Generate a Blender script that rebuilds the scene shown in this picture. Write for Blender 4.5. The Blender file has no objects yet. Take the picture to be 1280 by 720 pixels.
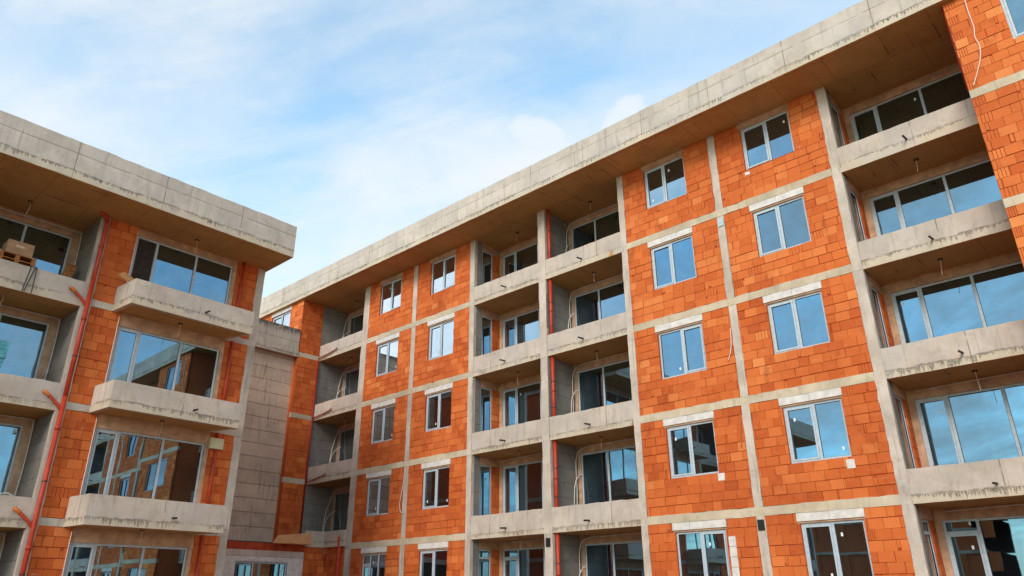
import bpy, bmesh, math, random
from mathutils import Vector, Matrix
random.seed(7)
S = bpy.context.scene
COL = S.collection
H = 3.64                      # height of the upper ground-floor slab's datum above the ground

# ------------------------------------------------------------------ node helper
class NT:
    def __init__(self, name):
        self.m = bpy.data.materials.new(name); self.m.use_nodes = True
        self.t = self.m.node_tree; self.t.nodes.clear()
        self.out = self.t.nodes.new('ShaderNodeOutputMaterial')
    def node(self, typ, **props):
        n = self.t.nodes.new(typ)
        for k, v in props.items(): setattr(n, k, v)
        return n
    def set(self, sock, v):
        if isinstance(v, bpy.types.NodeSocket): self.t.links.new(v, sock)
        elif isinstance(v, (tuple, list)) and len(v) == 3 and sock.type == 'RGBA': sock.default_value = (*v, 1)
        else: sock.default_value = v
    def math(self, op, a, b=0.0, c=None, clamp=False):
        n = self.node('ShaderNodeMath', operation=op, use_clamp=clamp)
        self.set(n.inputs[0], a); self.set(n.inputs[1], b)
        if c is not None: self.set(n.inputs[2], c)
        return n.outputs[0]
    def uv(self, name='UVMap'):
        return self.node('ShaderNodeUVMap', uv_map=name).outputs[0]
    def mapping(self, v, sc=(1, 1, 1), loc=(0, 0, 0)):
        n = self.node('ShaderNodeMapping'); self.set(n.inputs['Vector'], v)
        n.inputs['Scale'].default_value = sc; n.inputs['Location'].default_value = loc
        return n.outputs[0]
    def noise(self, v, scale=5, detail=4, rough=.55, dist=0):
        n = self.node('ShaderNodeTexNoise'); self.set(n.inputs['Vector'], v)
        n.inputs['Scale'].default_value = scale; n.inputs['Detail'].default_value = detail
        n.inputs['Roughness'].default_value = rough; n.inputs['Distortion'].default_value = dist
        return n.outputs[0]
    def ramp(self, f, a, b, lo=0., hi=1.):
        n = self.node('ShaderNodeMapRange', interpolation_type='SMOOTHSTEP')
        self.set(n.inputs[0], f); n.inputs[1].default_value = a; n.inputs[2].default_value = b
        n.inputs[3].default_value = lo; n.inputs[4].default_value = hi
        return n.outputs[0]
    def mix(self, f, a, b, mode='MIX'):
        n = self.node('ShaderNodeMix', data_type='RGBA', blend_type=mode)
        self.set(n.inputs[0], f); self.set(n.inputs[6], a); self.set(n.inputs[7], b)
        return n.outputs[2]
    def sep(self, v):
        n = self.node('ShaderNodeSeparateXYZ'); self.set(n.inputs[0], v); return n.outputs
    def comb(self, x, y, z=0.0):
        n = self.node('ShaderNodeCombineXYZ')
        for i, q in enumerate((x, y, z)): self.set(n.inputs[i], q)
        return n.outputs[0]
    def bump(self, h, strength=.3, dist=.02):
        n = self.node('ShaderNodeBump'); self.set(n.inputs['Height'], h)
        n.inputs['Strength'].default_value = strength; n.inputs['Distance'].default_value = dist
        return n.outputs[0]
    def principled(self, color, rough=.85, normal=None, metal=0., spec=.3):
        p = self.node('ShaderNodeBsdfPrincipled')
        self.set(p.inputs['Base Color'], color); self.set(p.inputs['Roughness'], rough)
        p.inputs['Metallic'].default_value = metal; p.inputs['Specular IOR Level'].default_value = spec
        if normal is not None: self.set(p.inputs['Normal'], normal)
        self.t.links.new(p.outputs[0], self.out.inputs[0]); return self.m
    def line(self, x, period, w, off=0.0):
        """1 on a thin line every period"""
        f = self.math('FRACT', self.math('DIVIDE', self.math('ADD', x, off + 50 * period), period))
        d = self.math('MULTIPLY', self.math('MINIMUM', f, self.math('SUBTRACT', 1.0, f)), period)
        return self.ramp(d, w * .4, w, 1, 0)

def m_concrete(name, base, hline=None, vper=None, lip=0., streak=.35, boards=None, dark=.5, warm=None, black_top=0., dirt=0., soft=1., solid=False):
    n = NT(name); rv = n.node('ShaderNodeObjectInfo').outputs['Random']
    va = n.node('ShaderNodeVectorMath', operation='ADD'); n.set(va.inputs[0], n.uv()); n.set(va.inputs[1], n.comb(n.math('MULTIPLY', rv, 37.), n.math('MULTIPLY', rv, 11.))); uv = va.outputs[0]
    e = n.sep(n.uv('edge')); u, v = e[0], e[1]
    big = n.noise(uv, .9, 5, .6); mid = n.noise(uv, 5, 5, .65); fine = n.noise(uv, 45, 3, .6)
    c = n.mix(n.ramp(big, .3, .7), tuple(x * .74 for x in base), tuple(min(1, x * 1.12) for x in base))
    c = n.mix(n.ramp(mid, .42, .75, 0, .45), c, warm or (base[0] * .95, base[1] * .78, base[2] * .55))
    c = n.mix(n.ramp(fine, .35, .62, .3, 0), c, tuple(x * .55 for x in base))
    h = n.math('MULTIPLY', fine, .5)
    st = n.noise(n.mapping(uv, (7, .45, 1)), 1, 5, .65)
    c = n.mix(n.ramp(st, .53, .70, 0, min(1, streak * 1.2)), c, tuple(x * .40 for x in base))
    gr = n.math('MULTIPLY', n.ramp(n.noise(uv, 2.6, 6, .72, .4), .54, .68), .38); c = n.mix(gr, c, (base[0] * .55, base[1] * .5, base[2] * .45))
    lt = n.math('MULTIPLY', n.ramp(n.noise(n.mapping(uv, (1, 1, 1), (21, 5, 0)), 3.1, 5, .7), .58, .72), .35); c = n.mix(lt, c, (.74, .67, .58))
    if boards:
        wob = n.math('MULTIPLY', n.math('SUBTRACT', n.noise(uv, 1.2, 2), .5), .04)
        vv = n.math('ADD', v, wob)
        ln = n.line(vv, boards, .026 if solid else .022)
        brk = n.ramp(n.noise(uv, 3.0, 3), .32, .5, .6 if solid else 0., 1.)
        idx = n.math('FLOOR', n.math('DIVIDE', vv, boards))
        wn = n.node('ShaderNodeTexWhiteNoise', noise_dimensions='1D'); n.set(wn.inputs['W'], idx)
        c = n.mix(.3 * soft, c, n.mix(wn.outputs[0], tuple(x * .6 for x in base), tuple(min(1, x * 1.25) for x in base)))
        c = n.mix(n.math('MULTIPLY', n.math('MULTIPLY', ln, brk), soft), c, tuple(x * .3 for x in base))
        h = n.math('SUBTRACT', h, n.math('MULTIPLY', ln, 1.0 * soft))
    if hline:
        wob = n.math('MULTIPLY', n.math('SUBTRACT', n.noise(uv, 1.0, 3), .5), .05)
        d = n.math('ABSOLUTE', n.math('ADD', n.math('SUBTRACT', v, hline), wob))
        ln = n.math('MULTIPLY', n.ramp(d, .006, .022, 1, 0), n.ramp(n.noise(uv, 2.2, 3), .36, .5))
        above = n.ramp(v, hline - .01, hline + .01)
        c = n.mix(n.math('MULTIPLY', above, .18), c, tuple(x * .7 for x in base))
        c = n.mix(n.math('MULTIPLY', ln, .75), c, tuple(x * .22 for x in base))
        h = n.math('SUBTRACT', h, n.math('MULTIPLY', ln, .9))
    if vper:
        ln = n.math('MULTIPLY', n.line(u, vper, .018), n.ramp(n.noise(uv, 2.7, 3), .36, .5))
        ix = n.math('FLOOR', n.math('DIVIDE', u, vper))
        wn = n.node('ShaderNodeTexWhiteNoise', noise_dimensions='1D'); n.set(wn.inputs['W'], ix)
        c = n.mix(.22, c, n.mix(wn.outputs[0], tuple(x * .7 for x in base), tuple(min(1, x * 1.2) for x in base)))
        c = n.mix(n.math('MULTIPLY', ln, .7), c, tuple(x * .25 for x in base))
        h = n.math('SUBTRACT', h, n.math('MULTIPLY', ln, .9))
    if lip:
        w1 = n.math('MULTIPLY', n.math('SUBTRACT', n.noise(n.comb(u, 0.), 5, 4, .7), .5), .10)
        vv = n.math('ADD', v, w1)
        n2 = n.noise(n.comb(u, n.math('MULTIPLY', rv, 30.)), 15, 4, .75); n3 = n.noise(n.comb(u, n.math('MULTIPLY', rv, 50.)), .9, 3)
        vv = n.math('ADD', vv, n.math('MULTIPLY', n.math('SUBTRACT', rv, .5), .12))
        low = n.ramp(vv, lip - .02, lip, 1, 0)
        c = n.mix(n.math('MULTIPLY', low, .55), c, (.58, .46, .32))
        length = n.math('MULTIPLY', n.ramp(n2, .36, .66), n.math('MULTIPLY', n.ramp(n3, .30, .60, .22, 1.2), n.math('ADD', .55, n.math('MULTIPLY', rv, .6))))
        reach = n.math('SUBTRACT', lip, n.math('MULTIPLY', length, lip * .95))
        dr = n.math('MULTIPLY', n.ramp(n.math('SUBTRACT', vv, reach), 0, .02), low)
        grit = n.ramp(n.noise(uv, 22, 3, .7), .34, .55, .15, 1)
        c = n.mix(n.math('MULTIPLY', n.math('MULTIPLY', n.math('MULTIPLY', dr, grit), dark), n.ramp(n.noise(n.comb(u, n.math('MULTIPLY', rv, 90.)), .55, 2), .3, .55, .25, 1)), c, (.085, .065, .05))
        ln = n.math('MULTIPLY', n.ramp(n.math('ABSOLUTE', n.math('SUBTRACT', vv, lip)), .008, .03, 1, 0), n.ramp(n.noise(uv, 2.2, 4, .7), .42, .6))
        c = n.mix(n.math('MULTIPLY', ln, .6), c, (.10, .08, .065))
        h = n.math('SUBTRACT', h, n.math('MULTIPLY', n.math('ADD', dr, ln), .8))
    if lip:
        wt = n.math('MULTIPLY', n.ramp(n.noise(n.mapping(uv, (3.5, 1.3, 1)), 1.3, 5, .7), .50, .68), .35)
        c = n.mix(wt, c, tuple(x * .52 for x in base))
        rust = n.math('MULTIPLY', n.ramp(n.noise(n.mapping(uv, (6, .5, 1)), 1.2, 4, .6), .64, .74), n.ramp(n.noise(uv, .8, 2), .52, .64))
        c = n.mix(n.math('MULTIPLY', rust, .55), c, (.36, .19, .09))
        cool = n.ramp(n.noise(uv, .6, 3), .45, .7, 0, .35); c = n.mix(cool, c, (.47, .42, .40))
        pk = n.ramp(n.noise(uv, 11, 3, .7), .66, .72, 0, .5)
        c = n.mix(pk, c, tuple(x * .3 for x in base))
    if dirt:
        bl = n.math('MULTIPLY', n.ramp(n.noise(n.mapping(uv, (9, .7, 1)), 1, 5, .7), .50, .66), n.ramp(n.noise(uv, .55, 3), .50, .66))
        c = n.mix(n.math('MULTIPLY', bl, dirt), c, (.04, .035, .035))
    if black_top:
        t = n.math('SUBTRACT', n.math('ADD', v, n.math('MULTIPLY', n.noise(n.mapping(uv, (6, .8, 1)), 1.5, 5, .75), .9)), black_top)
        c = n.mix(n.math('MULTIPLY', n.ramp(t, .1, .5, 0, .9), n.ramp(n.noise(uv, 3.5, 4, .7), .3, .55, .35, 1)), c, (.035, .032, .032))
    return n.principled(c, .9, n.bump(h, .5, .012), spec=.15)

def m_brick():
    n = NT('hollow_clay_block'); uv = n.uv()
    a = n.node('ShaderNodeAttribute', attribute_name='tone'); tone = n.sep(a.outputs['Color'])
    cr = n.node('ShaderNodeValToRGB'); e = cr.color_ramp.elements
    e[0].position = 0; e[0].color = (.42, .072, .018, 1); e[1].position = 1; e[1].color = (.82, .27, .08, 1)
    x = e.new(.35); x.color = (.58, .115, .024, 1); x = e.new(.7); x.color = (.71, .172, .042, 1)
    n.set(cr.inputs[0], tone[0]); c = cr.outputs[0]
    big = n.noise(uv, .45, 3); mid = n.noise(n.mapping(uv, (1, 2.2, 1)), 4.5, 4, .65); fine = n.noise(n.mapping(uv, (1, 5, 1)), 22, 4, .6)
    c = n.mix(n.ramp(big, .35, .68, 0, .35), c, (.36, .062, .017))
    c = n.mix(n.ramp(mid, .45, .75, 0, .4), c, (.64, .19, .06))
    c = n.mix(n.ramp(fine, .4, .68, 0, .3), c, (.26, .045, .016))
    # dried mortar smears and lime runs
    sm = n.math('MULTIPLY', n.ramp(n.noise(n.mapping(uv, (1.6, 4.5, 1)), 2.0, 4, .65), .62, .74), n.ramp(n.noise(uv, .8, 2), .48, .66))
    c = n.mix(n.math('MULTIPLY', sm, .6), c, (.62, .42, .31))
    ru = n.math('MULTIPLY', n.ramp(n.noise(n.mapping(uv, (8, .7, 1)), 1.5, 4, .6), .63, .74), n.ramp(n.noise(uv, .7, 2), .50, .66))
    c = n.mix(n.math('MULTIPLY', ru, .42), c, (.66, .40, .29))
    dp = n.math('MULTIPLY', n.ramp(n.noise(n.mapping(uv, (1.6, .8, 1), (3, 8, 0)), 1.1, 5, .7), .56, .72), .5)
    c = n.mix(dp, c, (.24, .04, .014))
    sp = n.ramp(n.noise(uv, 30, 2, .7), .68, .74, 0, .5); c = n.mix(sp, c, (.14, .035, .02))
    h = n.math('ADD', n.math('MULTIPLY', fine, .6), mid)
    return n.principled(c, .88, n.bump(h, .35, .01), spec=.18)

def m_soffit():
    n = NT('formwork_stained_concrete'); uv = n.uv()
    b = n.node('ShaderNodeTexBrick', offset=.5, squash=1)
    n.set(b.inputs['Vector'], uv)
    for k, v in dict(Scale=1., **{'Mortar Size': .006, 'Brick Width': 1.5, 'Row Height': 1.25, 'Bias': 0.}).items(): b.inputs[k].default_value = v
    b.inputs['Color1'].default_value = (.45, .225, .075, 1); b.inputs['Color2'].default_value = (.50, .265, .095, 1); b.inputs['Mortar'].default_value = (.13, .06, .02, 1)
    c = b.outputs['Color']
    c = n.mix(n.ramp(n.noise(uv, .9, 5, .65), .35, .7, 0, .55), c, (.33, .15, .046))
    c = n.mix(n.ramp(n.noise(uv, 6, 4, .6), .5, .8, 0, .5), c, (.42, .27, .13))
    c = n.mix(n.ramp(n.noise(n.mapping(uv, (1, 6, 1)), 2.5, 3, .6), .56, .7, 0, .35), c, (.17, .09, .04))
    q = n.sep(uv)
    ln = n.math('MULTIPLY', n.line(n.math('ADD', q[0], n.math('MULTIPLY', n.noise(uv, 2, 2), .05)), .625, .03), n.ramp(n.noise(n.mapping(uv, (1.2, .9, 1)), 1.0, 3), .52, .64))
    c = n.mix(n.math('MULTIPLY', ln, .7), c, (.12, .06, .025))
    bl = n.ramp(n.noise(uv, 1.7, 6, .7, .6), .58, .72, 0, .45); c = n.mix(bl, c, (.21, .11, .05))
    wh = n.ramp(n.noise(n.mapping(uv, (1, 1, 1), (9, 4, 0)), 2.6, 5, .7), .62, .74, 0, .5); c = n.mix(wh, c, (.58, .44, .29))
    return n.principled(c, .7, n.bump(n.noise(uv, 14, 4), .3, .012), spec=.25)

def m_plain(name, c, rough=.6, var=.25, scale=6, spec=.3, metal=0., bump=.15):
    n = NT(name); uv = n.uv(); x = n.noise(uv, scale, 4, .6)
    col = n.mix(n.ramp(x, .3, .7), tuple(v * (1 - var) for v in c), tuple(min(1, v * (1 + var * .6)) for v in c))
    return n.principled(col, rough, n.bump(n.noise(uv, scale * 5, 3), bump, .004), spec=spec, metal=metal)

def m_glass():
    n = NT('window_glass'); uv = n.uv()
    nr = n.bump(n.noise(uv, 1.1, 1.5, .4), .045, .02)
    d = n.node('ShaderNodeBsdfPrincipled'); d.inputs['Base Color'].default_value = (.008, .009, .011, 1)
    d.inputs['Roughness'].default_value = .4; d.inputs['Specular IOR Level'].default_value = 0
    g = n.node('ShaderNodeBsdfGlossy'); g.inputs['Roughness'].default_value = .012
    dirt = n.ramp(n.noise(uv, 2.2, 5, .65), .3, .75, 1., .86)
    lw = n.node('ShaderNodeLayerWeight'); lw.inputs['Blend'].default_value = .5
    ob = n.ramp(lw.outputs['Facing'], .20, .46)          # coated panes turn paler and brighter when seen obliquely
    n.set(g.inputs['Color'], n.mix(ob, (.45, .76, 1.), (.84, .92, 1.))); n.set(g.inputs['Normal'], nr)
    f = n.math('MULTIPLY', n.math('ADD', .40, n.math('MULTIPLY', ob, .22), clamp=True), dirt)
    mx = n.node('ShaderNodeMixShader'); n.set(mx.inputs[0], f)
    n.t.links.new(d.outputs[0], mx.inputs[1]); n.t.links.new(g.outputs[0], mx.inputs[2])
    n.t.links.new(mx.outputs[0], n.out.inputs[0]); return n.m

M = dict(
    brick=m_brick(), soffit=m_soffit(), glass=m_glass(),
    fascia=m_concrete('fascia_concrete', (.60, .505, .435), hline=.78, vper=2.45, lip=.24, streak=.55, dark=.9),
    parapet=m_concrete('parapet_concrete', (.58, .47, .40), vper=2.6, lip=.22, streak=.45, dark=.72),
    terrace=m_concrete('terrace_concrete', (.50, .40, .335), hline=.72, vper=1.5, lip=.18, streak=.5, dark=.8, black_top=1.32),
    column=m_concrete('column_concrete', (.59, .485, .415), streak=.5),
    beam=m_concrete('ring_beam_concrete', (.60, .48, .35), streak=.3),
    board=m_concrete('board_marked_concrete', (.25, .215, .195), boards=.49, streak=.35, soft=.45),  # base darkened to paint deeper shade into the loggia recesses
    panel=m_concrete('stained_board_concrete', (.60, .44, .34), boards=.6, streak=.55, dirt=.9, solid=True, soft=.8),
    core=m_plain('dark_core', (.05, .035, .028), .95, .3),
    lintel=m_plain('lintel_block', (.66, .59, .55), .9, .16, 4, .15),
    plaster=m_plain('loggia_plaster', (.52, .31, .20), .9, .28, 3, .15),
    frame=m_plain('window_profile', (.46, .50, .545), .42, .12, 9, .4),
    seal=m_plain('dark_seal', (.03, .03, .035), .6, .2),
    darkred=m_plain('dark_red_plastic', (.30, .022, .012), .5, .25, 3, .3),  # darker red than the other drain pipes
    red=m_plain('red_drain_plastic', (.46, .04, .012), .5, .2, 3, .4),
    orange=m_plain('orange_drain_plastic', (.52, .13, .02), .5, .2, 3, .4),
    white=m_plain('white_conduit_plastic', (.66, .63, .60), .5, .15),
    cable=m_plain('pale_pink_cable', (.80, .60, .52), .5, .1),
    black=m_plain('black_plastic', (.02, .018, .018), .5, .2),
    paper=m_plain('paper_sticker', (.78, .78, .76), .7, .05),
    wood=m_plain('plywood', (.55, .26, .11), .75, .14, 3, .25),
    cardboard=m_plain('cardboard', (.40, .225, .13), .85, .15, 5, .15),
    tape=m_plain('pale_label', (.62, .42, .27), .6, .1),
    pallet=m_plain('pallet_wood', (.36, .14, .04), .8, .4, 8, .2),
    teal=m_plain('teal_film', (.08, .33, .40), .35, .5, 3, .5),
    rope=m_plain('dark_rope', (.05, .055, .05), .9, .2),
    membrane=m_plain('red_membrane', (.40, .055, .02), .7, .3, 3, .2),
    roofing=m_plain('roof_screed', (.35, .32, .28), .9, .25),
    dirt=m_plain('site_dirt', (.34, .25, .165), .95, .35, .35, .1, bump=.5),
    foam=m_plain('mounting_foam', (.62, .33, .07), .8, .35, 12, .1),
    box=m_plain('pale_box', (.62, .55, .38), .6, .08),
)

# ------------------------------------------------------------------ mesh builder
class MB:
    def __init__(self): self.v = []; self.f = []; self.t = []
    def quadbox(self, c, tone=.5, skip=()):
        """c: 8 corners, bottom ring 0-3 ccw then top ring 4-7"""
        b = len(self.v); self.v += [tuple(p) for p in c]
        for k, q in enumerate([(0, 3, 2, 1), (4, 5, 6, 7), (0, 1, 5, 4), (1, 2, 6, 5), (2, 3, 7, 6), (3, 0, 4, 7)]):
            if k in skip: continue
            self.f.append(tuple(b + i for i in q)); self.t.append(tone)
    def box(self, x0, x1, y0, y1, z0, z1, tone=.5):
        if x0 > x1: x0, x1 = x1, x0
        if y0 > y1: y0, y1 = y1, y0
        self.quadbox([(x0, y0, z0), (x1, y0, z0), (x1, y1, z0), (x0, y1, z0), (x0, y0, z1), (x1, y0, z1), (x1, y1, z1), (x0, y1, z1)], tone)
        return self
    def fb(self, F, u0, u1, w0, w1, z0, z1, tone=.5):
        if F[0] == 'Y': return self.box(u0, u1, F[1] - w1, F[1] - w0, z0, z1, tone)
        return self.box(F[1] + w0, F[1] + w1, u0, u1, z0, z1, tone)
    def cast(self, F, u0, u1, w0, w1, z0, z1, j=.010, je=.010):
        """in-situ concrete member: long box whose arrises wander a little along its length"""
        lu, lz = u1 - u0, z1 - z0; along_u = lu >= lz; L = max(lu, lz); n = max(2, int(L / .22)); b = len(self.v); g = random.gauss
        for i in range(n + 1):
            t = i / n; e = 0 if i in (0, n) else 1
            d = [max(-1.6, min(1.6, g(0, .6))) for _ in range(5)]
            if random.random() < .06: d[random.randrange(3)] += 2.2 * random.choice((-1, 0))
            if along_u:
                u = u0 + lu * t; a, c = z0 + d[0] * je * e * .5, z1 + d[1] * je
                ring = [(u, w1 + d[2] * j * .5, a), (u, w1 + d[3] * j * .5, c), (u, w0, z1 - .001), (u, w0, z0)]
            else:
                z = z0 + lz * t; a, c = u0 + d[0] * je, u1 + d[1] * je
                ring = [(a, w1 + d[2] * j * .5, z), (c, w1 + d[3] * j * .5, z), (u1, w0, z), (u0, w0, z)]
            for uu, ww, zz in ring: self.v.append((uu, F[1] - ww, zz) if F[0] == 'Y' else (F[1] + ww, uu, zz))
        for i in range(n):
            for k in range(4):
                p = b + i * 4; self.f.append((p + k, p + (k + 1) % 4, p + 4 + (k + 1) % 4, p + 4 + k)); self.t.append(.5)
        self.f += [(b, b + 1, b + 2, b + 3), (b + n * 4 + 3, b + n * 4 + 2, b + n * 4 + 1, b + n * 4)]; self.t += [.5, .5]
        return self
    def tube(self, pts, r, seg=8, closed_ends=True):
        pts = [Vector(p) for p in pts]; b = len(self.v); ref = Vector((.31, .52, .79)).normalized(); n = len(pts)
        for i, p in enumerate(pts):
            d = (pts[min(i + 1, n - 1)] - pts[max(i - 1, 0)]).normalized()
            a = d.cross(ref).normalized(); c = d.cross(a)
            for k in range(seg):
                t = 2 * math.pi * k / seg
                self.v.append(tuple(p + (a * math.cos(t) + c * math.sin(t)) * r))
        for i in range(n - 1):
            for k in range(seg):
                k2 = (k + 1) % seg
                self.f.append((b + i * seg + k, b + i * seg + k2, b + (i + 1) * seg + k2, b + (i + 1) * seg + k)); self.t.append(.5)
        self.f.append(tuple(b + k for k in range(seg))[::-1]); self.t.append(.5)
        self.f.append(tuple(b + (n - 1) * seg + k for k in range(seg))); self.t.append(.5)
        return self
    def poly(self, pts, d):
        """flat polygon given thickness vector d"""
        b = len(self.v); n = len(pts); d = Vector(d)
        self.v += [tuple(p) for p in pts] + [tuple(Vector(p) + d) for p in pts]
        self.f += [tuple(range(b, b + n)), tuple(range(b + 2 * n - 1, b + n - 1, -1))]; self.t += [.5, .5]
        for i in range(n):
            j = (i + 1) % n; self.f.append((b + i, b + n + i, b + n + j, b + j)); self.t.append(.5)
        return self
    def build(self, name, mat, parent=None, smooth=False, recalc=True):
        me = bpy.data.meshes.new(name)
        me.from_pydata([(x, y, z + H) for x, y, z in self.v], [], self.f)
        at = me.color_attributes.new('tone', 'FLOAT_COLOR', 'CORNER')
        uv = me.uv_layers.new(name='UVMap'); ue = me.uv_layers.new(name='edge')
        if recalc:
            bm = bmesh.new(); bm.from_mesh(me); bmesh.ops.recalc_face_normals(bm, faces=bm.faces); bm.to_mesh(me); bm.free()
        uv = me.uv_layers['UVMap'].data; ue = me.uv_layers['edge'].data; at = me.color_attributes['tone'].data
        zb = min(v.co.z for v in me.vertices)
        vs = me.vertices
        for p in me.polygons:
            nx, ny, nz = (abs(c) for c in p.normal); t = self.t[p.index]
            for li in p.loop_indices:
                c = vs[me.loops[li].vertex_index].co
                if nz > .7: q = (c.x, c.y); r = (c.x, .6)
                elif ny >= nx: q = (c.x, c.z); r = (c.x, c.z - zb)
                else: q = (c.y, c.z); r = (c.y, c.z - zb)
                uv[li].uv = q; ue[li].uv = r; at[li].color = (t, t, t, 1)
            p.use_smooth = smooth
        o = bpy.data.objects.new(name, me); COL.objects.link(o); me.materials.append(mat)
        if parent is not None: o.parent = parent
        return o

def arc(c, r, a0, a1, ax1, ax2, n=8):
    return [Vector(c) + Vector(ax1) * r * math.cos(a0 + (a1 - a0) * i / n) + Vector(ax2) * r * math.sin(a0 + (a1 - a0) * i / n) for i in range(n + 1)]
def smooth(pts, n=6):
    P = [Vector(p) for p in pts]; out = []
    for i in range(len(P) - 1):
        a = P[max(i - 1, 0)]; b = P[i]; c = P[i + 1]; d = P[min(i + 2, len(P) - 1)]
        for k in range(n):
            t = k / n
            out.append(.5 * ((2 * b) + (-a + c) * t + (2 * a - 5 * b + 4 * c - d) * t * t + (-a + 3 * b - 3 * c + d) * t ** 3))
    return out + [P[-1]]
def thing(name, label, cat, loc=(0, 0, 0), group=None):
    o = bpy.data.objects.new(name, None); COL.objects.link(o); o['label'] = label; o['category'] = cat
    o.empty_display_size = .5
    if group: o['group'] = group
    return o
def tag(o, label, cat, group=None):
    o['label'] = label; o['category'] = cat
    if group: o['group'] = group
    return o

# ------------------------------------------------------------------ masonry
def sub(r, h):
    """rectangle r minus rectangle h -> list of rectangles"""
    a, b, c, d = r; e, f, g, i = h
    if f <= a or e >= b or i <= c or g >= d: return [r]
    out = []
    if e > a: out.append((a, e, c, d))
    if f < b: out.append((f, b, c, d))
    m0, m1 = max(a, e), min(b, f)
    if g > c: out.append((m0, m1, c, g))
    if i < d: out.append((m0, m1, i, d))
    return out
def brick_panel(parent, F, u0, u1, z0, z1, holes=(), ribs=None, depth=.15, bright=0., name='brick_wall'):
    """one wall panel of hollow clay blocks laid in running bond, each block with its own tilt and tone"""
    mb = MB(); n = max(1, round((z1 - z0) / .2505)); hh = (z1 - z0) / n
    ph = random.uniform(0, .375); rnd = random; drift = random.uniform(0, .10); bright += random.uniform(-.05, .05)
    sheet = [(u0, u1, z0, z1)]
    for hr in holes: sheet = [q for r in sheet for q in sub(r, hr)]
    for r in sheet: mb.fb(F, r[0], r[1], -depth, -.022, r[2], r[3], .0)
    for k in range(n):
        za = z0 + k * hh; zb = za + hh
        u = u0 - ((ph + (.1875 if k % 2 else 0) + rnd.uniform(-.03, .03)) % .375)
        sag = rnd.uniform(-.005, .005)
        while u < u1:
            L = .375 + rnd.uniform(-.008, .008)
            if rnd.random() < .07: L *= rnd.uniform(.5, .75)
            a, b = max(u, u0), min(u + L, u1); u += L
            if b - a < .04: continue
            g = .004 if rnd.random() > .2 else rnd.uniform(.010, .028)
            tone = min(1, max(0, rnd.gauss(.5 + bright + drift * math.sin(u * 1.3 + k * .5), .16)))
            if rnd.random() < .03: tone = min(1, tone + .2)
            rib = (ribs == 'lo' and a < u0 + .02 and k % 2 == 0) or (ribs == 'hi' and b > u1 - .02 and k % 2 == 0) or rnd.random() < .03
            rects = [(a, b, za, zb)]
            if rnd.random() < .10:
                cw, ch = rnd.uniform(.02, .09), rnd.uniform(.015, .07); cx = rnd.choice((a, b - cw)); cz = rnd.choice((za, zb - ch))
                rects = [q for r in rects for q in sub(r, (cx, cx + cw, cz, cz + ch))]
            for hr in holes: rects = [q for r in rects for q in sub(r, hr)]
            for (p, q, r, s) in rects:
                if q - p < .012 or s - r < .014: continue
                w = rnd.uniform(-.004, .005); tl = rnd.uniform(-.003, .003)
                gl = g; gr = .004; gz = .0058
                if rib and q - p > .12:
                    m = 4; step = (q - p) / m
                    for j in range(m):
                        mb.fb(F, p + j * step + .004, p + (j + 1) * step - .009, -.021, w - .003, r + gz, s - gz, tone)
                    continue
                wv = .007 * math.sin(u * 1.1 + k * .9 + ph * 9)
                x0, x1, y0, y1 = p + gl, q - gr, r + gz + rnd.uniform(-.003, .003) + sag + wv, s - gz + rnd.uniform(-.003, .003) + sag + wv
                c = []
                for zz, dw in ((y0, 0), (y1, tl)):
                    for uu, ww in ((x0, w + dw), (x1, w - tl + dw), (x1, -.021), (x0, -.021)):
                        c.append((uu, F[1] - ww, zz) if F[0] == 'Y' else (F[1] + ww, uu, zz))
                mb.quadbox(c, tone)
    return mb.build(name, M['brick'], parent, recalc=True)

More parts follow.
